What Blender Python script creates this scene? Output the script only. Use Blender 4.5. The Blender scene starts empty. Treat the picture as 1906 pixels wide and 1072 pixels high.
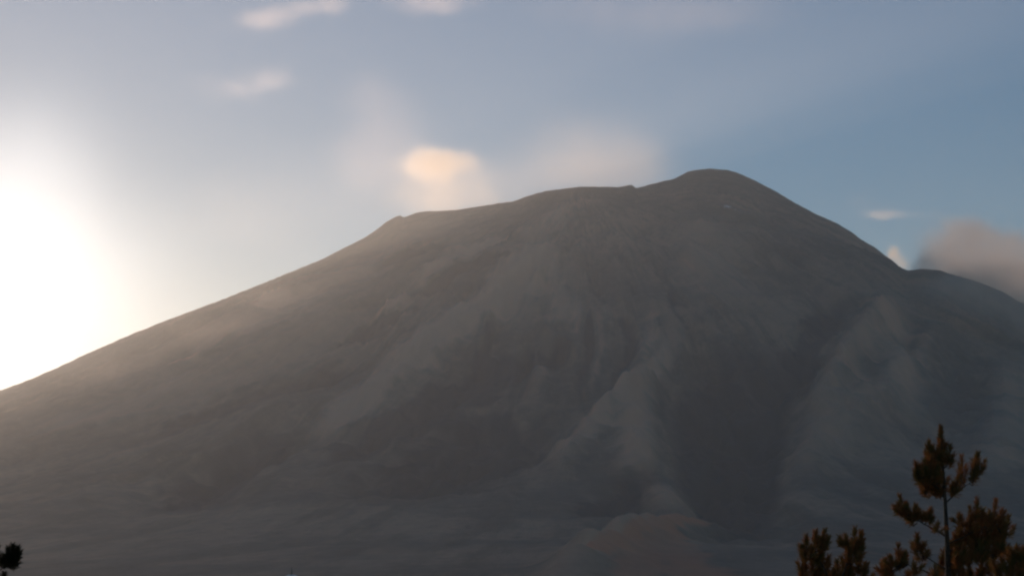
import bpy, math, random
import numpy as np
from mathutils import Vector, Matrix
random.seed(7)
rng = np.random.default_rng(11)
S = bpy.context.scene
C = S.collection

# ------------------------------------------------------------------ camera
F_PX = 3557.0                       # focal length in photo pixels (30 degree lens)
HORIZON = 1150.0                    # the horizon lies below the frame
PITCH = math.atan((HORIZON - 536.0) / F_PX)
EYE = 1.6
cam_d = bpy.data.cameras.new("camera")
cam = bpy.data.objects.new("camera", cam_d); C.objects.link(cam)
cam.location = (0, 0, EYE)
cam.rotation_euler = (math.pi / 2 + PITCH, 0, 0)
cam_d.sensor_width = 36.0
cam_d.lens = 36.0 * F_PX / 1906.0
cam_d.clip_start = 0.5
cam_d.clip_end = 200000.0
S.camera = cam

def ray(px, py):
    sx, sy = px - 953.0, 536.0 - py
    cp, sp = math.cos(PITCH), math.sin(PITCH)
    return np.array([sx, F_PX * cp - sy * sp, F_PX * sp + sy * cp])

def at(px, py, Y):
    r = ray(px, py)
    p = r * (Y / r[1]); p[2] += EYE
    return p

# ------------------------------------------------------------------ light
SUN_PX = (-330.0, 790.0)
d = ray(*SUN_PX); d = d / np.linalg.norm(d)
SUN_EL = math.asin(d[2])
SUN_AZ = math.atan2(d[0], d[1])      # clockwise from +Y
world = bpy.data.worlds.new("World"); S.world = world
world.use_nodes = True
nt = world.node_tree; nt.nodes.clear()
wo = nt.nodes.new("ShaderNodeOutputWorld"); bg = nt.nodes.new("ShaderNodeBackground")
sky = nt.nodes.new("ShaderNodeTexSky")
sky.sky_type = 'NISHITA'; sky.sun_disc = False
sky.sun_elevation = SUN_EL; sky.sun_rotation = SUN_AZ
sky.altitude = 1500; sky.air_density = 1.15; sky.dust_density = 0.25; sky.ozone_density = 2.2
hs = nt.nodes.new("ShaderNodeHueSaturation"); hs.inputs["Saturation"].default_value = 1.35; hs.inputs["Hue"].default_value = 0.507
nt.links.new(sky.outputs[0], hs.inputs["Color"])
nt.links.new(hs.outputs[0], bg.inputs[0]); nt.links.new(bg.outputs[0], wo.inputs[0])
bg.inputs[1].default_value = 0.115
sun_d = bpy.data.lights.new("sun", 'SUN'); sun = bpy.data.objects.new("sun", sun_d); C.objects.link(sun)
sun_d.energy = 4.5; sun_d.angle = math.radians(0.5); sun_d.color = (1.0, 0.785, 0.635)
sun.rotation_euler = Vector((-d[0], -d[1], -d[2])).to_track_quat('-Z', 'Y').to_euler()
S.view_settings.view_transform = 'Standard'
S.view_settings.look = 'None'
S.view_settings.gamma = 1.0
S.view_settings.exposure = -0.12
S.render.engine = 'CYCLES'
S.cycles.use_denoising = True
S.cycles.volume_bounces = 5
S.cycles.max_bounces = 8
S.cycles.volume_step_rate = 1.0
S.cycles.volume_max_steps = 256
S.cycles.pixel_filter_type = 'BLACKMAN_HARRIS'
S.cycles.filter_width = 2.4

# ------------------------------------------------------------------ helpers
def tag(o, label=None, cat=None, group=None, kind=None):
    if label: o['label'] = label
    if cat: o['category'] = cat
    if group: o['group'] = group
    if kind: o['kind'] = kind
    return o

def mesh_obj(name, verts, faces, mat, parent=None, smooth=False):
    me = bpy.data.meshes.new(name)
    me.from_pydata([tuple(v) for v in verts], [], faces)
    if smooth:
        me.polygons.foreach_set("use_smooth", [True] * len(me.polygons))
    me.materials.append(mat); me.update()
    o = bpy.data.objects.new(name, me); C.objects.link(o)
    if parent: o.parent = parent
    return o

def empty(name, loc):
    o = bpy.data.objects.new(name, None); C.objects.link(o); o.location = loc
    return o

def lattice(shape):
    return rng.random(shape)

class Noise2:
    """tileable value noise on a lattice, smooth interpolation"""
    def __init__(self, n=256):
        self.n = n; self.t = rng.random((n, n)) * 2 - 1
    def __call__(self, u, v):
        n = self.n
        iu = np.floor(u).astype(int); iv = np.floor(v).astype(int)
        fu = u - iu; fv = v - iv
        fu = fu * fu * fu * (fu * (fu * 6 - 15) + 10); fv = fv * fv * fv * (fv * (fv * 6 - 15) + 10)
        a = self.t[iu % n, iv % n]; b = self.t[(iu + 1) % n, iv % n]
        c = self.t[iu % n, (iv + 1) % n]; e = self.t[(iu + 1) % n, (iv + 1) % n]
        return (a * (1 - fu) + b * fu) * (1 - fv) + (c * (1 - fu) + e * fu) * fv
noise = Noise2()
def fbm(u, v, octv=5, gain=0.5, off=0.0):
    s = 0; a = 1; t = 0
    for k in range(octv):
        s = s + a * noise(u * 2 ** k + 17.3 * k + off, v * 2 ** k + 9.1 * k + off); t += a; a *= gain
    return s / t
def ridged(u, v, octv=4, gain=0.5, off=0.0):
    s = 0; a = 1; t = 0
    for k in range(octv):
        n = 1 - np.abs(noise(u * 2 ** k + 31.7 * k + off, v * 2 ** k + 5.3 * k + off)) * 2
        s = s + a * n; t += a; a *= gain
    return s / t

def nodes_of(name):
    m = bpy.data.materials.new(name); m.use_nodes = True
    t = m.node_tree; t.nodes.clear()
    out = t.nodes.new("ShaderNodeOutputMaterial")
    return m, t, out

# ------------------------------------------------------------------ the mountain
D = 9000.0
sky_line = [(-2600, 1150), (-1900, 1128), (-1400, 1085), (-900, 1000), (-500, 895), (-200, 803), (0, 727), (60, 704), (100, 687), (180, 650), (250, 620),
 (300, 600), (380, 570), (450, 543), (520, 515), (600, 482), (680, 442), (700, 428), (720, 413), (738, 403), (744, 401),
 (752, 405), (775, 396), (800, 393), (850, 391), (890, 385), (930, 378), (955, 375), (985, 364), (1015, 356),
 (1045, 352), (1075, 348), (1120, 348), (1150, 349), (1176, 344), (1184, 350), (1200, 347), (1215, 342), (1250, 334),
 (1265, 328), (1280, 320), (1300, 316), (1320, 314), (1355, 317), (1370, 321), (1400, 334), (1440, 354), (1480, 378),
 (1520, 399), (1560, 417), (1585, 432), (1600, 444), (1630, 462), (1680, 500), (1690, 504), (1712, 500), (1750, 503), (1785, 514), (1820, 524), (1860, 540),
 (1906, 566), (2100, 680), (2400, 840), (2800, 985), (3300, 1080), (3900, 1130), (4500, 1150)]
pts = np.array([at(px, py, D) for px, py in sky_line])
X0, X1, DX = -9400.0, 9600.0, 11.0
Y0, Y1, DY = 1400.0, 16400.0, 17.0
xs = np.arange(X0, X1 + 1, DX); ys = np.arange(Y0, Y1 + 1, DY)
X, Y = np.meshgrid(xs, ys, indexing='ij')
def S_at(x): return np.interp(x, pts[:, 0], pts[:, 2], left=0.0, right=0.0)
xa = at(740, 404, D)[0]; xb = at(1400, 334, D)[0]
xc = np.clip(X, xa, xb)
dy = Y - D
rx = X - xc
r = np.hypot(rx, dy * np.where(dy > 0, 1.15, 1.0))
r = np.sqrt(r * r + 60.0 ** 2) - 60.0
smooth_c = np.array([S_at(xc + o) for o in (-260, -130, 0, 130, 260)]).mean(0)
w = np.clip(r / 500.0, 0, 1)
top = S_at(xc) * (1 - w) + smooth_c * w
za, zb = float(S_at(xa)), float(S_at(xb))
Ld = za - S_at(xa - r); Rd = zb - S_at(xb + r)
cosphi = rx / np.maximum(np.hypot(rx, dy), 1e-3)
wl = np.clip(-cosphi, 0, 1) ** 1.6; wr = np.clip(cosphi, 0, 1) ** 1.6
fr = (Ld * (1 - 0.5) + Rd * 0.5)
k_top = top / (0.5 * (za + zb))
drop = wl * Ld + wr * Rd + (1 - wl - wr) * fr * k_top
Zb = np.maximum(top - drop, 0.0)

def hit(px, py):
    """where the view ray of a photo pixel meets the smooth mountain"""
    q = ray(px, py); q = q / q[1]
    yy = np.arange(2200.0, 9000.0, 12.0)
    xi = np.clip(((q[0] * yy - X0) / DX).astype(int), 0, len(xs) - 1)
    yi = np.clip(((yy - Y0) / DY).astype(int), 0, len(ys) - 1)
    g = Zb[xi, yi] - (EYE + q[2] * yy)
    k = np.argmax(g > 0)
    if not (g > 0).any(): k = int(np.argmax(g))
    return np.array([q[0] * yy[k], yy[k]])

def line_dist(poly):
    P = [hit(*p) for p in poly]
    best = np.full(X.shape, 1e9); tt = np.zeros(X.shape)
    n = len(P) - 1
    for i in range(n):
        a, b = P[i], P[i + 1]; e = b - a; L2 = float(e @ e) + 1e-6
        t = np.clip(((X - a[0]) * e[0] + (Y - a[1]) * e[1]) / L2, 0, 1)
        dd = np.hypot(X - a[0] - t * e[0], Y - a[1] - t * e[1])
        m = dd < best
        best = np.where(m, dd, best); tt = np.where(m, (i + t) / n, tt)
    return best, tt
# warped coordinates for natural edges
wob = fbm(X / 260, Y / 420, 4, 0.55, 3.0)
wob2 = fbm(X / 90, Y / 90, 3, 0.5, 8.0)

drop_f = np.clip((top - Zb) / 900.0, 0, 1)
Z = Zb.copy()
tephra_and_light = np.zeros(X.shape)  # ash tones, plus warm light painted into the left flank
# spurs and gullies: (polyline in photo pixels, half width m, height m, paleness)
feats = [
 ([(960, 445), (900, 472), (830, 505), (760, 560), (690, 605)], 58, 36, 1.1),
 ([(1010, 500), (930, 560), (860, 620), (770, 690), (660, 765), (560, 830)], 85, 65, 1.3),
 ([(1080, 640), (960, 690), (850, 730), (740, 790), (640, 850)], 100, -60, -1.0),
 ([(250, 665), (400, 610), (520, 555), (640, 505), (760, 455), (900, 420)], 170, 0, 0.42),  # warm hazy light on the upper left slope, put in as paler colour
 ([(60, 780), (260, 740), (440, 690), (620, 610)], 160, 0, 0.40),  # the same hazy light further down the flank, painted pale
 ([(470, 560), (510, 542), (550, 535)], 55, 8, 0.6),  # warm glow of lit dust, painted as a pale spot
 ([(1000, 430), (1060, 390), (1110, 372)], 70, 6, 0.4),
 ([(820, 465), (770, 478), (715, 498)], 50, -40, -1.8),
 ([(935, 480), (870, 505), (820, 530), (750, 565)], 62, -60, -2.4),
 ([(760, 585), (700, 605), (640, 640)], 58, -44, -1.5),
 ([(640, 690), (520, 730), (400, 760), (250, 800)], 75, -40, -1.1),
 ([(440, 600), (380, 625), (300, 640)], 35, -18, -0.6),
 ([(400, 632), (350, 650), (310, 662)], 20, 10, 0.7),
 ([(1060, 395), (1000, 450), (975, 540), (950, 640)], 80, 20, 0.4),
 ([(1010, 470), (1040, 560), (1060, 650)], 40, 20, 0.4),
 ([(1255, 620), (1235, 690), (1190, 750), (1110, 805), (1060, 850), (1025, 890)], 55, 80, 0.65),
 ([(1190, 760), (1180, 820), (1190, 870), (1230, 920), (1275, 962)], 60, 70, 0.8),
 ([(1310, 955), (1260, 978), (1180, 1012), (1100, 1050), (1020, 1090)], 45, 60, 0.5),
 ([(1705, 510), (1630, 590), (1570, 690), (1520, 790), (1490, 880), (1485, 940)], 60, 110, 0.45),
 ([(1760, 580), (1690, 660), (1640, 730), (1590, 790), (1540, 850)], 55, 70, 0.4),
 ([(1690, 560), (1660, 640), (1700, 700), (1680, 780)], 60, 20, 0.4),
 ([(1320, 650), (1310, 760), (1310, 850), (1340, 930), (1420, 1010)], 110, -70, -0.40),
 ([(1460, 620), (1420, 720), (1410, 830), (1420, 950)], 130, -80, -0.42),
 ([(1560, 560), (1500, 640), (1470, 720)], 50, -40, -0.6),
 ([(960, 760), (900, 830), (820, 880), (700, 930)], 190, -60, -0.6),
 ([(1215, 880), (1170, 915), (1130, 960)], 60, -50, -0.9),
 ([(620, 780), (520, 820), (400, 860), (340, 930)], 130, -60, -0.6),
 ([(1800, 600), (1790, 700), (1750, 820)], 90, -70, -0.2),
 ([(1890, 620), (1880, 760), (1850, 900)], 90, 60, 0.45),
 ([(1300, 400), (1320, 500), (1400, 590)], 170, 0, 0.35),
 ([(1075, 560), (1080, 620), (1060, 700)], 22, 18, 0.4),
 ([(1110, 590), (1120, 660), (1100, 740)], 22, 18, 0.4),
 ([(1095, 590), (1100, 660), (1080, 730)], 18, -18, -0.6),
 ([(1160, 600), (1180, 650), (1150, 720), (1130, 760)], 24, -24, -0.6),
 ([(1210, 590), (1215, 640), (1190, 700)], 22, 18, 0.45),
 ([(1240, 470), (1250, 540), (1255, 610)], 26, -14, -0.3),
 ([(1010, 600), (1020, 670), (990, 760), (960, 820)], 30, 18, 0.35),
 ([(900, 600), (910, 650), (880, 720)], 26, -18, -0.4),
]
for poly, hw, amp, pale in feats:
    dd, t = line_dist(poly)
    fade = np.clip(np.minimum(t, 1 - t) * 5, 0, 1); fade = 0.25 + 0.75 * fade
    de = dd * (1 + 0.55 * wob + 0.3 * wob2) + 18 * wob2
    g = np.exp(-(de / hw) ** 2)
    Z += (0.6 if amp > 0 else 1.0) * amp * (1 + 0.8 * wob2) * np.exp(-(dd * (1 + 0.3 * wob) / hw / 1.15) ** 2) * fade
    tephra_and_light += pale * g * fade
# radial erosion: ribs running down the slope
phi = np.arctan2(dy, X - 0.5 * (xa + xb) + 1e-6)
lr = np.log(np.maximum(np.hypot(X - 0.5 * (xa + xb), dy), 60.0) / 400.0)
u = phi * 9.0 + 0.9 * fbm(X / 900, Y / 900, 3, 0.5, 40.0)
rib = ridged(u + 60, lr * 1.3 + 30, 4, 0.5, 5.0)
rib2 = ridged(phi * 34 + 90 + 1.1 * wob, lr * 2.2 + 10, 3, 0.5, 15.0)
env = np.clip((top - Zb) / 500.0, 0, 1) * np.clip(Zb / 800.0, 0, 1)
streak = ridged(phi * 60 + 20 + 0.8 * wob, lr * 3.5 + 50, 4, 0.6, 21.0)
Z += env * (62 * rib + 20 * rib2 + 11 * streak)
Z += np.clip((top - Zb) / 120.0, 0.12, 1) * np.clip(Zb / 200, 0, 1) * (6 * wob + 2 * wob2)
Z += np.clip(Zb / 200, 0, 1) * 2.2 * fbm(X / 38, Y / 60, 2, 0.5, 77)
# gentle hills at the foot
Z += 12 * np.clip(1 - Zb / 300, 0, 1) * (fbm(X / 900, Y / 900, 4, 0.5, 55.0) * 0.5 + 0.5) * np.clip((Y - 2000) / 2500, 0, 1)
edge = np.minimum(np.minimum(X - X0, X1 - X), np.minimum(Y - Y0, Y1 - Y))
Z *= np.clip(edge / 1200.0, 0, 1)
# fit the skyline: scale each bearing so that its highest line of sight is the photographed one
def skyline_fit(Z):
    nb = 2400; lo, hi = -0.62, 0.68
    cen = np.linspace(lo, hi, nb)
    yy = ys[None, :]; xq = (cen[:, None] * yy - X0) / DX
    i0 = np.clip(np.floor(xq).astype(int), 0, len(xs) - 2); f_ = np.clip(xq - i0, 0, 1)
    jj = np.arange(len(ys))[None, :]
    zz = Z[i0, jj] * (1 - f_) + Z[i0 + 1, jj] * f_
    mx = ((zz - EYE) / yy).max(1)
    az = X / Y
    ta = np.array([p[0] / p[1] for p in pts]); te = np.array([(p[2] - EYE) / p[1] for p in pts])
    target = np.interp(cen, ta, te)
    ratio = np.where(target > 0.02, target / np.maximum(mx, 1e-3), 1.0)
    ratio = np.clip(ratio, 0.7, 1.3)
    wgt = np.clip(target / 0.02 - 1, 0, 1); ratio = 1 + (ratio - 1) * wgt
    return Z * np.interp(az, cen, ratio), float(np.abs(ratio - 1).max())
for _ in range(3):
    Z, dev = skyline_fit(Z)
# small crags on the rim
Z += 3.0 * ridged(X / 46 + 9, Y / 60, 3, 0.6, 61.0) * np.clip(Zb / 400, 0, 1) - 1.0
nx, ny = len(xs), len(ys)
co = np.stack([X, Y, Z], -1).reshape(-1, 3)
ii = np.arange(nx * ny).reshape(nx, ny)
fa = np.stack([ii[:-1, :-1], ii[1:, :-1], ii[1:, 1:], ii[:-1, 1:]], -1).reshape(-1, 4)
me = bpy.data.meshes.new("mountain")
me.vertices.add(len(co)); me.vertices.foreach_set("co", co.astype(np.float32).ravel())
me.loops.add(fa.size); me.loops.foreach_set("vertex_index", fa.astype(np.int32).ravel())
me.polygons.add(len(fa))
me.polygons.foreach_set("loop_start", np.arange(0, fa.size, 4, dtype=np.int32))
me.polygons.foreach_set("use_smooth", np.ones(len(fa), dtype=bool))
me.update(calc_edges=True)
def attr(name, arr):
    a = me.attributes.new(name, 'FLOAT', 'POINT'); a.data.foreach_set("value", arr.astype(np.float32).ravel())
attr("tephra_and_light", tephra_and_light)
# orange lit side of the low spur, painted into its colour
spur_light = np.zeros(X.shape)
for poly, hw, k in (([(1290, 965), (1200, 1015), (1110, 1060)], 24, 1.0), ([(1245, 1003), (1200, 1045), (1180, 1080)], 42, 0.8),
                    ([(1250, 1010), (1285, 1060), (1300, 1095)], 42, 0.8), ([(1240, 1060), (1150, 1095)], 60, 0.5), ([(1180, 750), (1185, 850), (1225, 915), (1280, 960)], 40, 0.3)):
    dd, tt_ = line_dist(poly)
    spur_light = np.maximum(spur_light, k * np.exp(-(dd * (1 + 0.6 * wob + 0.4 * wob2) / hw) ** 4))
attr("spur_light", spur_light)
snow = np.zeros(X.shape)
for (px, py, rr) in ((1354, 399, 13), (1372, 404, 7)):
    h = hit(px, py)
    snow = np.maximum(snow, np.clip(1.6 - np.hypot((X - h[0]) / rr, (Y - h[1]) / (rr * 0.9)), 0, 1))
attr("snow", snow)
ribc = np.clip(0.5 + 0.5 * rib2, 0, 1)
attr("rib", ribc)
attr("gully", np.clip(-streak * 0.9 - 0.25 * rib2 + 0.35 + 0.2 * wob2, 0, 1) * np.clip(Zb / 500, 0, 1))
attr("ang", phi); attr("rad", lr)

m, t, out = nodes_of("volcanic_slope")
bs = t.nodes.new("ShaderNodeBsdfPrincipled"); bs.inputs["Roughness"].default_value = 0.95
bs.inputs["Specular IOR Level"].default_value = 0.1
tc = t.nodes.new("ShaderNodeTexCoord")
def nz(scale, detail=6, rough=0.6, vec=None):
    n = t.nodes.new("ShaderNodeTexNoise"); n.inputs["Scale"].default_value = scale
    n.inputs["Detail"].default_value = detail; n.inputs["Roughness"].default_value = rough
    t.links.new(vec or tc.outputs["Object"], n.inputs["Vector"]); return n
def mixc(fac, a, b):
    x = t.nodes.new("ShaderNodeMix"); x.data_type = 'RGBA'
    for s, v in ((0, fac), (6, a), (7, b)):
        if hasattr(v, "links") or hasattr(v, "is_linked"): t.links.new(v, x.inputs[s])
        else: x.inputs[s].default_value = v
    return x.outputs[2]
def ramp(v, a, b, c0=0.0, c1=1.0):
    x = t.nodes.new("ShaderNodeMapRange"); x.interpolation_type = 'SMOOTHSTEP'
    x.inputs[1].default_value = a; x.inputs[2].default_value = b; x.inputs[3].default_value = c0; x.inputs[4].default_value = c1
    t.links.new(v, x.inputs[0]); return x.outputs[0]
def at_(name):
    a = t.nodes.new("ShaderNodeAttribute"); a.attribute_name = name; return a.outputs["Fac"]
def math_(op, a, b):
    x = t.nodes.new("ShaderNodeMath"); x.operation = op
    for i, v in enumerate((a, b)):
        if isinstance(v, float): x.inputs[i].default_value = v
        else: t.links.new(v, x.inputs[i])
    return x.outputs[0]
def polar(ka, kr):
    c = t.nodes.new("ShaderNodeCombineXYZ")
    t.links.new(math_('MULTIPLY', at_("ang"), ka), c.inputs[0]); t.links.new(math_('MULTIPLY', at_("rad"), kr), c.inputs[1])
    return c.outputs[0]
n1 = nz(0.0016, 7, 0.6); n2 = nz(1.0, 7, 0.62, polar(30.0, 3.4)); n3 = nz(0.05, 4, 0.6)
base = mixc(ramp(n1.outputs[0], 0.40, 0.62), (0.17, 0.118, 0.090, 1), (0.40, 0.235, 0.155, 1))
base = mixc(ramp(n2.outputs[0], 0.46, 0.62, 0, 0.8), base, (0.075, 0.066, 0.052, 1))
te = at_("tephra_and_light")
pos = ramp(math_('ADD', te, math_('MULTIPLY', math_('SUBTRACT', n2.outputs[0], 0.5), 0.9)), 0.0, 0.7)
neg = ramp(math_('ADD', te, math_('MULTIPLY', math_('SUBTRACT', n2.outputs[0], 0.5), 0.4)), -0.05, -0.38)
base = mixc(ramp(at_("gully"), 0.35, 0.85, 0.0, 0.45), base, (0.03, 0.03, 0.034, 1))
n4 = nz(0.022, 5, 0.7)
base = mixc(ramp(n4.outputs[0], 0.50, 0.66, 0.0, 0.30), base, (0.05, 0.045, 0.04, 1))
base = mixc(ramp(n4.outputs[0], 0.46, 0.34, 0.0, 0.18), base, (0.55, 0.38, 0.27, 1))
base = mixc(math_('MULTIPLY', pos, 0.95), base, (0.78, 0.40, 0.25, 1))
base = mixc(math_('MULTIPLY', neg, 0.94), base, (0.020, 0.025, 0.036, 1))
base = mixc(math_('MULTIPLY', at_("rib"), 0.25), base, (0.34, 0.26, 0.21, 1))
base = mixc(ramp(math_('ADD', at_("spur_light"), math_('MULTIPLY', math_('SUBTRACT', n2.outputs[0], 0.5), 1.4)), 0.05, 1.1, 0.0, 0.8), base, (0.66, 0.235, 0.13, 1))
base = mixc(at_("snow"), base, (0.8, 0.8, 0.8, 1))
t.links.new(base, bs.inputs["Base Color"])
bp = t.nodes.new("ShaderNodeBump"); bp.inputs["Strength"].default_value = 0.9; bp.inputs["Distance"].default_value = 14.0
t.links.new(math_('ADD', n2.outputs[0], math_('MULTIPLY', n3.outputs[0], 0.35)), bp.inputs["Height"])
t.links.new(bp.outputs[0], bs.inputs["Normal"])
t.links.new(bs.outputs[0], out.inputs[0])
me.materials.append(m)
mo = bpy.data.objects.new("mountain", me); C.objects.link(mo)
tag(mo, "broad dark volcano with a blunt summit and hazy ribbed slopes", "volcano", kind='structure')

# ------------------------------------------------------------------ ground
gm, t, out = nodes_of("dry_grass_ground")
tc = t.nodes.new("ShaderNodeTexCoord")
bs = t.nodes.new("ShaderNodeBsdfPrincipled"); bs.inputs["Roughness"].default_value = 0.95
g1 = nz(0.02, 8, 0.6); g2 = nz(1.7, 6, 0.7)
col = mixc(ramp(g1.outputs[0], 0.42, 0.6), (0.06, 0.065, 0.03, 1), (0.13, 0.10, 0.055, 1))
col = mixc(ramp(g2.outputs[0], 0.4, 0.7, 0, 0.6), col, (0.045, 0.045, 0.025, 1))
t.links.new(col, bs.inputs["Base Color"]); t.links.new(bs.outputs[0], out.inputs[0])
gx = np.concatenate([np.linspace(-13800, -300, 12), np.linspace(-240, 240, 81), np.linspace(300, 13800, 12)])
gy = np.concatenate([np.linspace(-2800, -80, 8), np.linspace(-60, 240, 61), np.linspace(300, 16800, 16)])
gv = []; gf = []
for x in gx:
    for y in gy:
        nrm = 0.12 * float(noise(np.array(x / 17 + 50), np.array(y / 17 + 50))) if abs(x) < 230 and -50 < y < 230 else 0
        gv.append((x, y, -0.12 + nrm))
for i in range(len(gx) - 1):
    for k in range(len(gy) - 1):
        a = i * len(gy) + k; gf.append((a, a + len(gy), a + len(gy) + 1, a + 1))
tag(mesh_obj("ground", gv, gf, gm, smooth=True), kind='structure')

# ------------------------------------------------------------------ pines
def bark_mat():
    global t, tc
    m, t, out = nodes_of("pine_bark"); tc = t.nodes.new("ShaderNodeTexCoord")
    bs = t.nodes.new("ShaderNodeBsdfPrincipled"); bs.inputs["Roughness"].default_value = 0.9
    n = nz(18, 6, 0.7)
    t.links.new(mixc(ramp(n.outputs[0], 0.35, 0.7), (0.035, 0.022, 0.015, 1), (0.10, 0.062, 0.04, 1)), bs.inputs["Base Color"])
    t.links.new(bs.outputs[0], out.inputs[0]); return m
def needle_mat(name, c1, c2):
    global t, tc
    m, t, out = nodes_of(name); tc = t.nodes.new("ShaderNodeTexCoord")
    di = t.nodes.new("ShaderNodeBsdfDiffuse"); tr = t.nodes.new("ShaderNodeBsdfTranslucent"); mx = t.nodes.new("ShaderNodeMixShader")
    n = nz(5.0, 3, 0.5)
    c = mixc(ramp(n.outputs[0], 0.4, 0.62), c1, c2)
    t.links.new(c, di.inputs[0]); t.links.new(c, tr.inputs[0]); mx.inputs[0].default_value = 0.3
    t.links.new(di.outputs[0], mx.inputs[1]); t.links.new(tr.outputs[0], mx.inputs[2]); t.links.new(mx.outputs[0], out.inputs[0])
    return m
BARK = bark_mat()
NEEDLE_RUST = needle_mat("rusty_pine_needles", (0.28, 0.115, 0.042, 1), (0.17, 0.11, 0.038, 1))
NEEDLE_DARK = needle_mat("dark_pine_needles", (0.030, 0.022, 0.010, 1), (0.020, 0.022, 0.010, 1))

def tube(path, radii, sides=8):
    v, f = [], []
    path = [Vector(p) for p in path]
    for i, p in enumerate(path):
        tdir = (path[min(i + 1, len(path) - 1)] - path[max(i - 1, 0)]).normalized()
        a = tdir.orthogonal().normalized(); b = tdir.cross(a)
        for k in range(sides):
            an = 2 * math.pi * k / sides
            v.append(p + (a * math.cos(an) + b * math.sin(an)) * radii[i])
    for i in range(len(path) - 1):
        for k in range(sides):
            k2 = (k + 1) % sides
            f.append((i * sides + k, i * sides + k2, (i + 1) * sides + k2, (i + 1) * sides + k))
    f.append(tuple(range(sides - 1, -1, -1))); f.append(tuple((len(path) - 1) * sides + k for k in range(sides)))
    return v, f

def shoot_needles(V, Fc, p0, p1, n, ln):
    """a bottle brush of needles round one shoot"""
    p0 = Vector(p0); p1 = Vector(p1); ax = p1 - p0; L = ax.length; ax.normalize()
    a = ax.orthogonal().normalized(); b = ax.cross(a)
    for _ in range(int(n * 2.2)):
        s = random.random() ** 0.85
        q = p0 + ax * (L * s)
        an = random.uniform(0, 2 * math.pi)
        out = a * math.cos(an) + b * math.sin(an)
        lean = random.uniform(0.5, 1.25) * (1.15 - 0.75 * s)
        dr = (ax * math.cos(lean) + out * math.sin(lean)).normalized()
        l = ln * random.uniform(0.65, 1.15)
        side = dr.cross(Vector((random.gauss(0, 1), random.gauss(0, 1), random.gauss(0, 1)))).normalized() * 0.0048
        mid = q + dr * l * 0.6; tip = q + dr * l + Vector((0, 0, -0.12 * l))
        i = len(V)
        V += [q - side * .6, q + side * .6, mid + side, tip, mid - side]
        Fc.append((i, i + 1, i + 2, i + 3, i + 4))

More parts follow.
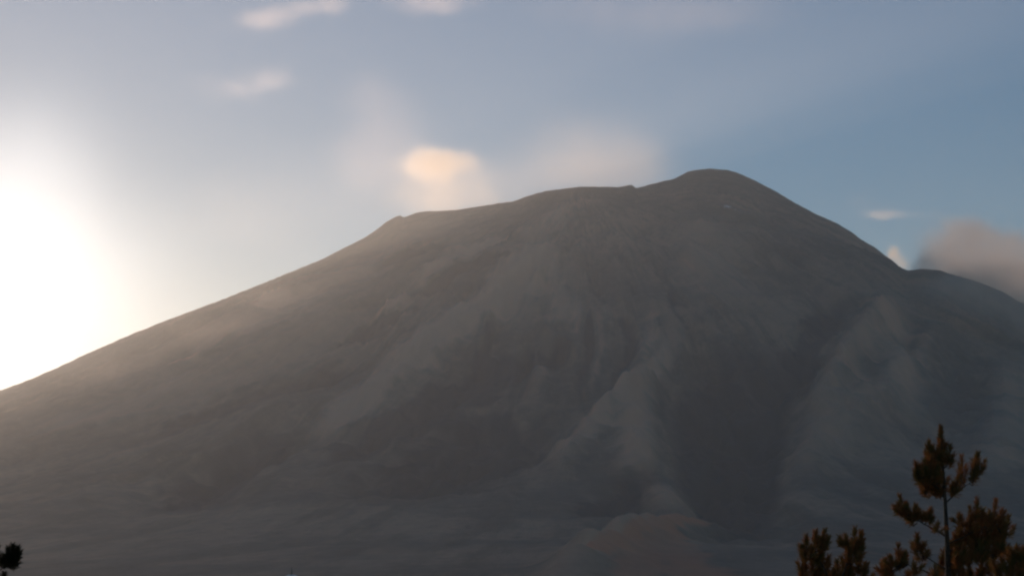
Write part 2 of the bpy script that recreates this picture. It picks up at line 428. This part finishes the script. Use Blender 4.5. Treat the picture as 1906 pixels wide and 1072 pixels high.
def pine(Yd, trunk_px, limbs_px, label, needle, group="young pines in the foreground", low_r=1.5, seed=1, needle_len=0.135, shoot_scale=1.0, leader=(0.5, 220), extra=2):
    """trunk_px: (px,py) from the top down; limbs_px: list of (start, bends.., [shoots]) in the plane of the tree plus a depth"""
    random.seed(seed)
    P = [at(px, py, Yd) for px, py in trunk_px]
    foot = np.array([P[-1][0] + 0.05, Yd, -0.15])
    root = empty("pine_tree", tuple(foot)); tag(root, label, "pine tree", group)
    R = lambda p: tuple(np.array(p) - foot)
    H = P[0][2] - foot[2]
    path = [R(p) for p in P] + [(0.01, 0, (P[-1][2] - foot[2]) * 0.5), (0, 0, 0)]
    rad = [max(0.006, 0.012 + 0.0165 * (H - p[2])) for p in path]
    tv, tf = tube(path[::-1], rad[::-1], 10)
    mesh_obj("trunk", tv, tf, BARK, root, True)
    NV, NF = [], []
    shoot_needles(NV, NF, Vector(path[0]) - Vector((0, 0, leader[0])), path[0], leader[1], needle_len * 0.9)
    def near(pp, a):
        best = None
        for i in range(len(pp) - 1):
            e = pp[i + 1] - pp[i]; k = min(1, max(0, (a - pp[i]).dot(e) / max(1e-9, e.dot(e))))
            q = pp[i] + e * k
            if best is None or (q - a).length < (best - a).length: best = q
        return best
    def branch(pp, shoots, r0):
        rr = [r0 * (1 - 0.8 * i / (len(pp) - 1)) for i in range(len(pp))]
        bv, bf = tube(pp, rr, 6)
        for (a, b, n) in shoots:
            # twig of the shoot
            q = near(pp, a)
            pth = [q, (q + a) / 2 + Vector((0, 0, -0.01)), a, b] if (q - a).length > 0.03 else [q, b]
            o = len(bv); v2, f2 = tube(pth, [r0 * 0.35] * (len(pth) - 1) + [0.003], 5)
            bv += v2; bf += [tuple(i + o for i in f) for f in f2]
            shoot_needles(NV, NF, a, b, n, needle_len)
        mesh_obj("branch", bv, bf, BARK, root, True)
    for lm in limbs_px:
        bend, dep, shoots = lm
        n = len(bend)
        pp = [Vector(R(at(px, py, Yd) + np.array([0, dep * i / max(1, n - 1), 0]))) for i, (px, py) in enumerate(bend)]
        sh = []
        for (bx, by, ux, uy, cnt) in shoots:
            jit = random.uniform(-0.1, 0.1)
            a = Vector(R(at(bx, by, Yd + dep * 0.8 + jit))); b = Vector(R(at(ux, uy, Yd + dep * 0.8 + jit)))
            sh.append((a, b, int(cnt * shoot_scale)))
            for _ in range(extra):
                o_ = Vector((random.uniform(-.10, .10), random.uniform(-.16, .16), random.uniform(-.14, .03)))
                k_ = random.uniform(0.45, 0.8)
                a2 = a + o_ * 0.6; b2 = a2 + (b - a) * k_ + Vector((o_.x * 0.9, o_.y * 0.5, 0))
                sh.append((a2, b2, int(cnt * shoot_scale * 0.55)))
        branch(pp, sh, 0.016)
    # the lower crown, below the picture, in regular whorls
    zt = path[len(P) - 1][2]
    z = min(zt, (EYE + 0.016 * Yd) + 0.15) - 0.45
    k = 0
    while z > 0.35:
        span = low_r * (1 - 0.5 * z / H)
        for j in range(5):
            an = 2 * math.pi * (j + 0.37 * k) / 5 + random.uniform(-.25, .25)
            dv = Vector((math.cos(an), math.sin(an), 0)); L = span * random.uniform(0.8, 1.1)
            base = Vector((0.0, 0, z)); tip = base + dv * L + Vector((0, 0, L * 0.12))
            if tip.z + 0.3 > EYE + 0.02 * Yd - foot[2] : tip.z -= 0.25
            mid = base + dv * L * 0.5 + Vector((0, 0, -0.03))
            sh = []
            for s in (0.35, 0.5, 0.65, 0.8, 0.92, 1.0):
                for sd in (-1, 1):
                    p = base.lerp(tip, s); lat = Vector((-dv.y, dv.x, 0)) * sd * (1.1 - s) * 0.5 * L * random.uniform(.5, 1)
                    a = p + lat * 0.4; b = p + lat + dv * 0.12 + Vector((0, 0, random.uniform(0.08, 0.2)))
                    sh.append((a, b, 70))
            branch([base, mid, tip], sh, 0.02)
        z -= 0.42; k += 1
    mesh_obj("crown", NV, NF, needle, root)
    return root

def up(x, y, top, n=90, lean=0):
    """an upright shoot: base (x,y), tip at (x+lean, top)"""
    return (x, y, x + lean, top, n)

main_limbs = [
 # small shoots close to the leader
 ([(1752, 868), (1740, 850), (1730, 838)], 0.05, [up(1732, 850, 824, 60, -3), up(1740, 862, 836, 70, -3)]),
 ([(1754, 875), (1764, 862)], -0.1, [up(1764, 866, 832, 80, 4)]),
 # left upper cluster
 ([(1757, 915), (1740, 905), (1718, 892), (1708, 885)], -0.15,
   [up(1708, 890, 864, 90, -3), up(1720, 888, 858, 100, 0), up(1732, 885, 852, 100, 1), up(1742, 893, 862, 90, 2), up(1714, 902, 882, 70, -8), up(1728, 906, 880, 90, -6)]),
 ([(1759, 925), (1742, 918), (1722, 912)], 0.2,
   [up(1722, 916, 892, 80, -6), up(1736, 920, 896, 90, -4), up(1748, 922, 898, 70, -2), up(1745, 908, 880, 80, 3)]),
 # right upper branch with two tall shoots
 ([(1761, 935), (1778, 918), (1795, 905), (1812, 893)], -0.1,
   [up(1790, 893, 850, 60, 0), up(1812, 896, 846, 110, 7), up(1818, 880, 846, 60, 3), up(1778, 912, 888, 55, 5), up(1770, 924, 900, 45, 4)]),
 # left middle branch
 ([(1759, 997), (1738, 985), (1717, 975), (1695, 962), (1678, 950)], -0.2,
   [up(1679, 956, 926, 90, -4), up(1690, 960, 940, 70, -3), up(1702, 966, 944, 80, 2), up(1714, 968, 948, 75, -5), up(1727, 970, 950, 90, 5), up(1742, 987, 976, 30, 3), up(1698, 972, 958, 50, -8)]),
 # right mass
 ([(1762, 1012), (1790, 1000), (1815, 985), (1850, 968)], -0.3,
   [up(1816, 972, 930, 95, 2), up(1826, 975, 950, 80, 3), up(1850, 980, 934, 95, 3), up(1862, 985, 955, 80, 6), up(1840, 985, 960, 90, 2), up(1792, 978, 960, 60, -6), up(1804, 985, 962, 80, 2)]),
 ([(1763, 1025), (1800, 1015), (1840, 1005), (1872, 990)], 0.25,
   [up(1873, 996, 964, 90, 4), up(1862, 1008, 982, 90, 6), up(1850, 1012, 985, 100, 2), up(1835, 1015, 985, 110, 2), up(1820, 1018, 988, 110, -2), up(1805, 1018, 985, 110, 2), up(1790, 1016, 990, 100, -3), up(1779, 1018, 998, 80, -2)]),
 ([(1764, 1050), (1790, 1045), (1820, 1038), (1850, 1030)], -0.35,
   [up(1850, 1035, 1008, 100, 5), up(1838, 1040, 1010, 110, 2), up(1824, 1045, 1012, 110, 1), up(1810, 1045, 1014, 110, -2), up(1795, 1048, 1018, 110, -2), up(1780, 1050, 1022, 90, 0), up(1862, 1030, 1004, 70, 6)]),
 ([(1765, 1085), (1790, 1080), (1820, 1072), (1850, 1062)], 0.4,
   [up(1845, 1068, 1042, 90, 5), up(1825, 1075, 1046, 90, 2), up(1805, 1078, 1048, 90, -2), up(1785, 1082, 1052, 80, 0)]),
 # left lower twigs
 ([(1763, 1060), (1740, 1045), (1718, 1030), (1708, 1018)], 0.2,
   [up(1707, 1026, 998, 80, 0), up(1718, 1036, 1018, 35, -4), up(1712, 1042, 1026, 40, -6)]),
 ([(1765, 1092), (1735, 1070), (1700, 1055), (1675, 1048)], -0.25,
   [up(1672, 1048, 1016, 90, 0), up(1664, 1056, 1038, 70, -6), up(1682, 1056, 1036, 70, 3), up(1652, 1070, 1044, 80, -3), up(1700, 1070, 1050, 60, 2), up(1738, 1072, 1056, 30, 3)]),
 ([(1765, 1062), (1775, 1040), (1785, 1022)], 0.5, [up(1770, 1040, 1012, 90, 2), up(1782, 1035, 1008, 90, 3), up(1760, 1050, 1028, 70, -4), up(1775, 1062, 1036, 90, 0), up(1755, 1072, 1048, 70, -3)]),
 ([(1764, 1030), (1800, 1000), (1835, 975)], 0.5, [up(1800, 1002, 975, 90, 1), up(1826, 990, 962, 90, 2), up(1845, 1000, 972, 90, 3), up(1812, 1022, 996, 90, 0), up(1786, 1008, 988, 80, -3), up(1862, 1022, 998, 90, 3)]),
 ([(1756, 885), (1744, 872), (1736, 862)], 0.1, [up(1738, 872, 846, 80, -1), up(1746, 868, 838, 80, 0), up(1750, 850, 815, 80, -1), up(1728, 880, 858, 80, -3)]),
 ([(1766, 1120), (1720, 1100), (1680, 1088), (1645, 1078)], 0.3,
   [up(1645, 1085, 1052, 90, -2), up(1660, 1092, 1064, 90, -2), up(1690, 1098, 1070, 80, 2), up(1730, 1100, 1078, 70, 0), up(1810, 1105, 1080, 80, 0), up(1840, 1100, 1074, 80, 3)]),
]
pine(35.0, [(1751, 797), (1754, 850), (1759, 930), (1763, 1010), (1767, 1120)], main_limbs,
     "tall young pine with an open crown and a bare stretch of trunk, at lower right", NEEDLE_RUST, seed=3, extra=3)
left_limbs = [
 ([(1552, 1110), (1535, 1060), (1520, 1035), (1508, 1020)], -0.15,
   [up(1503, 1030, 1000, 90, -3), up(1516, 1022, 992, 100, 2), up(1528, 1020, 990, 100, 6), up(1536, 1026, 1000, 80, 5), up(1498, 1045, 1018, 80, -4), up(1512, 1048, 1022, 90, -2), up(1526, 1048, 1024, 90, 2), up(1540, 1058, 1038, 50, 3)]),
 ([(1552, 1120), (1530, 1090), (1505, 1070)], 0.2,
   [up(1500, 1070, 1042, 90, -3), up(1512, 1075, 1046, 100, 0), up(1526, 1078, 1050, 100, 2), up(1540, 1082, 1054, 90, 0), up(1495, 1092, 1064, 90, -3), up(1515, 1096, 1068, 90, 2)]),
 ([(1554, 1110), (1570, 1065), (1582, 1030), (1592, 1010)], -0.05,
   [up(1590, 1018, 986, 90, 1), up(1600, 1020, 992, 80, 3), up(1578, 1024, 1000, 80, -4), up(1590, 1040, 1008, 90, 2), up(1570, 1018, 1002, 50, -6), up(1602, 1045, 1018, 60, 4), up(1580, 1050, 1022, 80, -1)]),
 ([(1554, 1125), (1575, 1090), (1590, 1065)], 0.2,
   [up(1596, 1068, 1036, 90, 3), up(1582, 1070, 1042, 90, 0), up(1570, 1070, 1040, 80, -3), up(1560, 1075, 1046, 80, -2), up(1608, 1080, 1052, 80, 5), up(1586, 1092, 1064, 90, 0), up(1565, 1098, 1070, 90, 0)]),
]
pine(34.0, [(1553, 1062), (1554, 1100), (1556, 1180)], left_limbs,
     "low bushy rust-brown pine with two rounded tops, left of the tall pine", NEEDLE_RUST, seed=5)
right_limbs = [
 ([(1925, 1110), (1900, 1070), (1880, 1050)], -0.1,
   [up(1880, 1052, 1026, 90, -2), up(1892, 1045, 1020, 90, 1), up(1868, 1066, 1040, 80, -4), up(1884, 1070, 1042, 90, 0), up(1900, 1066, 1036, 90, 0), up(1902, 1048, 1022, 80, 4), up(1860, 1082, 1058, 80, -3), up(1875, 1088, 1062, 90, 0), up(1895, 1090, 1060, 90, 0)]),
 ([(1926, 1100), (1938, 1060), (1950, 1040)], 0.2,
   [up(1915, 1050, 1018, 80, 0), up(1930, 1045, 1012, 80, 0), up(1945, 1050, 1020, 80, 4), up(1920, 1075, 1045, 80, 0), up(1940, 1078, 1048, 80, 0)]),
]
pine(31.0, [(1924, 1008), (1926, 1060), (1928, 1180)], right_limbs,
     "rust-brown pine cut off by the right edge, beside the tall pine", NEEDLE_RUST, seed=8)
corner_limbs = [
 ([(-40, 1085), (-10, 1066), (10, 1056), (24, 1048)], -0.1,
   [up(23, 1055, 1018, 130, 1), up(15, 1052, 1022, 100, 0), up(30, 1050, 1022, 100, 3), up(24, 1060, 1036, 90, 0), up(-3, 1048, 1014, 80, -2), up(7, 1058, 1042, 50, 0)]),
 ([(-42, 1110), (-10, 1098), (8, 1090)], 0.2,
   [up(6, 1095, 1070, 90, 2), up(-10, 1098, 1074, 90, 0), up(-20, 1080, 1050, 90, 0)]),
]
pine(28.0, [(-40, 1000), (-42, 1060), (-44, 1190)], corner_limbs,
     "nearly black pine shoot poking in at the lower left corner", NEEDLE_DARK, seed=9, extra=1, needle_len=0.11)

# ------------------------------------------------------------------ garden lamp whose top just shows at the bottom edge
def lathe(prof, n=32):
    v = []; f = []
    for (rr, z) in prof:
        for k in range(n):
            a = 2 * math.pi * k / n; v.append((rr * math.cos(a), rr * math.sin(a), z))
    for i in range(len(prof) - 1):
        for k in range(n):
            k2 = (k + 1) % n; f.append((i * n + k, i * n + k2, (i + 1) * n + k2, (i + 1) * n + k))
    return v, f
def plain(name, c, r):
    global t, tc
    m, t, out = nodes_of(name); tc = t.nodes.new("ShaderNodeTexCoord")
    b = t.nodes.new("ShaderNodeBsdfPrincipled"); b.inputs["Roughness"].default_value = r
    n = nz(9.0, 4, 0.6)
    t.links.new(mixc(ramp(n.outputs[0], 0.35, 0.75, 0, 0.35), c, tuple(x * 0.6 for x in c[:3]) + (1,)), b.inputs["Base Color"])
    t.links.new(b.outputs[0], out.inputs[0]); return m
LY = 40.0
lp = at(543, 1068.5, LY)
lamp = empty("lamp_post", (lp[0], LY, -0.15))
tag(lamp, "pale rounded lamp cap with a thin dark spike, at the bottom edge", "lamp post")
H = lp[2] + 0.15
DARK = plain("dark_painted_metal", (0.03, 0.03, 0.03, 1), 0.5); PALE = plain("pale_enamel", (0.75, 0.73, 0.68, 1), 0.35)
v, f = lathe([(0.0, 0), (0.11, 0), (0.11, 0.05), (0.06, 0.09), (0.035, 0.3), (0.03, H - 0.36), (0.05, H - 0.34), (0.05, H - 0.30), (0.0, H - 0.30)])
mesh_obj("pole", v, f, DARK, lamp, True)
v, f = lathe([(0.0, H - 0.30), (0.07, H - 0.29), (0.09, H - 0.2), (0.10, H - 0.10), (0.0, H - 0.10)])
mesh_obj("lantern", v, f, PALE, lamp, True)
v, f = lathe([(0.0, H - 0.10), (0.17, H - 0.10), (0.165, H - 0.075), (0.13, H - 0.035), (0.07, H - 0.008), (0.0, H)])
mesh_obj("cap", v, f, PALE, lamp, True)
v, f = lathe([(0.0, H - 0.01), (0.02, H - 0.005), (0.014, H + 0.02), (0.008, H + 0.10), (0.0, H + 0.17)])
mesh_obj("spike", v, f, DARK, lamp, True)

# ------------------------------------------------------------------ air
hm, t, out = nodes_of("air")
pv = t.nodes.new("ShaderNodeVolumePrincipled")
pv.inputs["Color"].default_value = (1.0, 0.955, 0.89, 1)
pv.inputs["Density"].default_value = 0.000042
pv.inputs["Anisotropy"].default_value = 0.52
t.links.new(pv.outputs[0], out.inputs["Volume"])
bx = [(x, y, z) for x in (-14000, 14000) for y in (-3000, 16900) for z in (-1.5, 2500)]
hz = mesh_obj("haze", bx, [(0, 1, 3, 2), (4, 6, 7, 5), (0, 4, 5, 1), (2, 3, 7, 6), (0, 2, 6, 4), (1, 5, 7, 3)], hm)
tag(hz, kind='stuff')

# ------------------------------------------------------------------ smoke and clouds
def ico(sub=3):
    import bmesh
    bm = bmesh.new(); bmesh.ops.create_icosphere(bm, subdivisions=sub, radius=1.0)
    v = [tuple(x.co) for x in bm.verts]; f = [tuple(x.index for x in fc.verts) for fc in bm.faces]; bm.free()
    return v, f
ICO = ico(3)
def vapour(name, blobs, Yd, depth, dens, label, cat, group, col=(0.95, 0.93, 0.91, 1), g=0.6, nscale=1.6, namp=1.0, warp=0.35, seed=0.0, lo=0.12, hi=0.9):
    """vapour in the shape of a few soft blobs (px, py, rx, ry, weight), torn by noise; one bounding body per puff"""
    global t, tc
    x0 = min(b[0] - 1.9 * b[2] for b in blobs); x1 = max(b[0] + 1.9 * b[2] for b in blobs)
    y0 = min(b[1] - 1.9 * b[3] for b in blobs); y1 = max(b[1] + 1.9 * b[3] for b in blobs)
    px, py, w, h = (x0 + x1) / 2, (y0 + y1) / 2, (x1 - x0) / 2 * 1.12, (y1 - y0) / 2 * 1.12
    s = Yd / F_PX
    m, t_, out = nodes_of(name + "_vapour"); t = t_
    tc = t.nodes.new("ShaderNodeTexCoord")
    def vec(op, a, b=None, sc=None):
        n = t.nodes.new("ShaderNodeVectorMath"); n.operation = op
        t.links.new(a, n.inputs[0])
        if isinstance(b, tuple): n.inputs[1].default_value = b
        elif b is not None: t.links.new(b, n.inputs[1])
        if sc is not None: n.inputs[3].default_value = sc
        return n.outputs["Value"] if op == 'LENGTH' else n.outputs[0]
    P = tc.outputs["Object"]
    metric = vec('MULTIPLY', P, (w / h, depth / (h * s), 1.0))
    metric = vec('ADD', metric, (seed, seed * 1.7, seed * 0.6))
    n = nz(nscale, 5, 0.62, metric)
    wn = nz(nscale * 0.8, 2, 0.5, metric)
    wv = vec('MULTIPLY', vec('SUBTRACT', wn.outputs[1], (0.5, 0.5, 0.5)), (warp * h / w, warp, warp))
    Q = vec('ADD', P, wv)
    tot = None
    for (bx_, by_, rx_, ry_, wt) in blobs:
        q = vec('MULTIPLY', vec('SUBTRACT', Q, ((bx_ - px) / w, 0.0, -(by_ - py) / h)), (w / rx_, 2.0, h / ry_))
        L = vec('LENGTH', q)
        e = t.nodes.new("ShaderNodeMath"); e.operation = 'EXPONENT'
        t.links.new(math_('MULTIPLY', math_('MULTIPLY', L, L), -1.0), e.inputs[0])
        v_ = math_('MULTIPLY', e.outputs[0], float(wt))
        tot = v_ if tot is None else math_('ADD', tot, v_)
    mod = math_('ADD', math_('MULTIPLY', math_('SUBTRACT', n.outputs[0], 0.5), 2.0 * namp), 1.0)
    dn = math_('MULTIPLY', math_('MULTIPLY', ramp(math_('MULTIPLY', tot, mod), lo, hi), ramp(vec('LENGTH', P), 0.99, 0.8)), float(dens))
    pv = t.nodes.new("ShaderNodeVolumePrincipled"); pv.inputs["Color"].default_value = col
    pv.inputs["Anisotropy"].default_value = g
    t.links.new(dn, pv.inputs["Density"]); t.links.new(pv.outputs[0], out.inputs["Volume"])
    o = mesh_obj(name, ICO[0], ICO[1], m)
    o.location = at(px, py, Yd); o.scale = (w * s, depth, h * s)
    tag(o, label, cat, group)
    return o
SM = "steam and smoke puffs drifting off the volcano"
CL = "clouds in the evening sky"
vapour("smoke_plume", [(780, 300, 34, 22, 1.1), (815, 310, 40, 26, 1.3), (845, 292, 26, 16, 0.5), (862, 300, 34, 26, 0.35), (838, 335, 60, 50, 0.5), (850, 380, 120, 60, 0.5), (750, 360, 90, 80, 0.28), (940, 385, 100, 50, 0.25)], D + 650, 260, 0.0050,
       "bright peach puff of steam rising behind the left shoulder of the crater rim", "smoke", SM, (1.0, 0.87, 0.73, 1), 0.6, seed=3.3, nscale=2.0, lo=0.0, hi=2.0, namp=0.9, warp=0.4)
vapour("smoke_plume", [(1080, 265, 110, 80, 0.5), (1130, 330, 120, 60, 0.5), (1000, 350, 150, 60, 0.5), (1200, 320, 70, 60, 0.3)], D + 550, 300, 0.0016,
       "wide grey dome of steam behind the middle of the crater rim", "smoke", SM, (0.96, 0.85, 0.75, 1), 0.5, seed=9.0, namp=0.5, lo=0.02, hi=1.2)
hp = hit(1800, 560); SMOKE_Y = float(hp[1]) - 150.0
vapour("smoke_plume", [(1790, 455, 48, 36, 0.9), (1860, 485, 80, 42, 1.0), (1735, 490, 40, 30, 0.55), (1712, 502, 26, 18, 0.4), (1770, 515, 70, 30, 0.7), (1830, 530, 60, 32, 0.8), (1910, 560, 70, 45, 1.2), (1960, 520, 60, 60, 1.0), (1735, 430, 45, 34, 0.25), (1820, 425, 50, 26, 0.35), (1880, 445, 50, 26, 0.4)], D - 380, 260, 0.0070,
       "brown-grey smoke bank rolling over the right ridge", "smoke", SM, (1.0, 0.88, 0.785, 1), 0.1, seed=12.5, nscale=2.4, lo=0.05, hi=1.2, namp=1.1, warp=0.5)
vapour("smoke_plume", [(1780, 530, 70, 26, 0.7), (1860, 560, 80, 34, 0.9), (1940, 600, 80, 44, 1.0), (1850, 510, 80, 24, 0.6)], SMOKE_Y, 200, 0.0060,
       "thin smoky fringe spilling down the right ridge under the brown smoke bank", "smoke", SM, (1.0, 0.86, 0.74, 1), 0.1, seed=52.0, lo=0.05, hi=1.2, namp=0.9, warp=0.3)
vapour("smoke_plume", [(1664, 472, 13, 16, 1.0), (1680, 490, 16, 14, 0.8)], D + 1100, 90, 0.010,
       "tiny orange puff in the notch beside the brown smoke bank", "smoke", SM, (1.0, 0.80, 0.60, 1), 0.6, seed=15.0, lo=0.05, hi=1.2)
vapour("smoke_plume", [(520, 545, 90, 26, 0.7), (640, 590, 130, 40, 0.8), (420, 620, 120, 36, 0.9), (700, 520, 90, 26, 0.6), (250, 700, 160, 40, 0.8), (820, 560, 70, 40, 0.4), (860, 440, 80, 20, 0.4), (90, 780, 120, 36, 0.7)], 4300.0, 200, 0.00075,
       "thin brown veil of ash haze drifting across the left flank", "smoke", SM, (1.0, 0.84, 0.72, 1), 0.55, seed=44.0, nscale=2.2, namp=1.3, warp=0.25, lo=0.1, hi=1.1)
YC = 22000.0
vapour("cloud", [(-110, 640, 270, 250, 0.85), (-20, 430, 190, 220, 0.55), (50, 270, 140, 160, 0.28), (190, 560, 240, 180, 0.36), (340, 480, 260, 200, 0.20), (120, 330, 230, 230, 0.16)], YC, 1600, 0.00021,
       "large glowing white cloud bank at the left edge above the ridge", "cloud", CL, (0.72, 0.85, 1, 1), 0.76, seed=21.0, namp=0.45, nscale=1.0, warp=0.2, lo=0.0, hi=1.5)
vapour("cloud", [(480, 400, 190, 90, 0.7), (620, 330, 150, 80, 0.5)], YC, 1500, 0.00005,
       "faint pale veil of cloud above the left slope", "cloud", CL, (1, 0.95, 0.9, 1), 0.6, seed=24.0, nscale=1.2)
vapour("cloud", [(690, 170, 60, 50, 0.5), (720, 250, 80, 70, 0.6), (700, 300, 70, 60, 0.6), (760, 330, 120, 60, 0.4)], YC, 800, 0.00014,
       "thin pinkish veil of cloud left of the bright peach puff", "cloud", CL, (1, 0.88, 0.84, 1), 0.6, seed=5.0, lo=0.02, hi=1.1)
vapour("cloud", [(485, 36, 38, 18, 0.8), (530, 22, 50, 18, 0.8), (585, 12, 50, 14, 0.5), (630, 2, 36, 14, 1.2), (440, 50, 100, 34, 0.2)], YC, 500, 0.0006,
       "small peach streak of cloud near the top, left of centre", "cloud", CL, (1, 0.88, 0.82, 1), 0.6, seed=27.5, nscale=1.5, namp=1.3, warp=0.5, lo=0.05, hi=1.3)
vapour("cloud", [(750, 5, 70, 18, 0.5), (805, 10, 50, 18, 0.9), (860, 2, 60, 18, 0.5)], YC, 500, 0.0005,
       "pinkish wisp of cloud cut by the top edge, at centre left", "cloud", CL, (1, 0.88, 0.84, 1), 0.6, seed=30.0, nscale=1.5, namp=1.3, warp=0.5, lo=0.05, hi=1.3)
vapour("cloud", [(518, 145, 34, 20, 0.9), (470, 160, 60, 26, 0.5), (400, 165, 80, 36, 0.35)], YC, 500, 0.00035,
       "faint wisp of cloud hanging below the peach streak", "cloud", CL, (1, 0.9, 0.86, 1), 0.6, seed=33.0, nscale=1.4, namp=1.2, warp=0.5, lo=0.05, hi=1.2)
vapour("cloud", [(1080, 12, 120, 32, 0.6), (1230, 35, 150, 50, 0.6), (1360, 20, 150, 40, 0.6)], YC, 800, 0.00016,
       "very faint broad lilac veil of cloud along the top right of centre", "cloud", CL, (1, 0.88, 0.86, 1), 0.5, seed=36.0, nscale=1.2, lo=0.02, hi=1.2)
vapour("cloud", [(1640, 400, 32, 8, 1.0), (1600, 375, 40, 20, 0.3), (1710, 402, 70, 9, 0.35)], YC, 400, 0.0012,
       "thin flat peach streak of cloud above the right slope", "cloud", CL, (1, 0.86, 0.78, 1), 0.6, seed=39.0, nscale=1.4, namp=0.8, lo=0.05, hi=1.2)
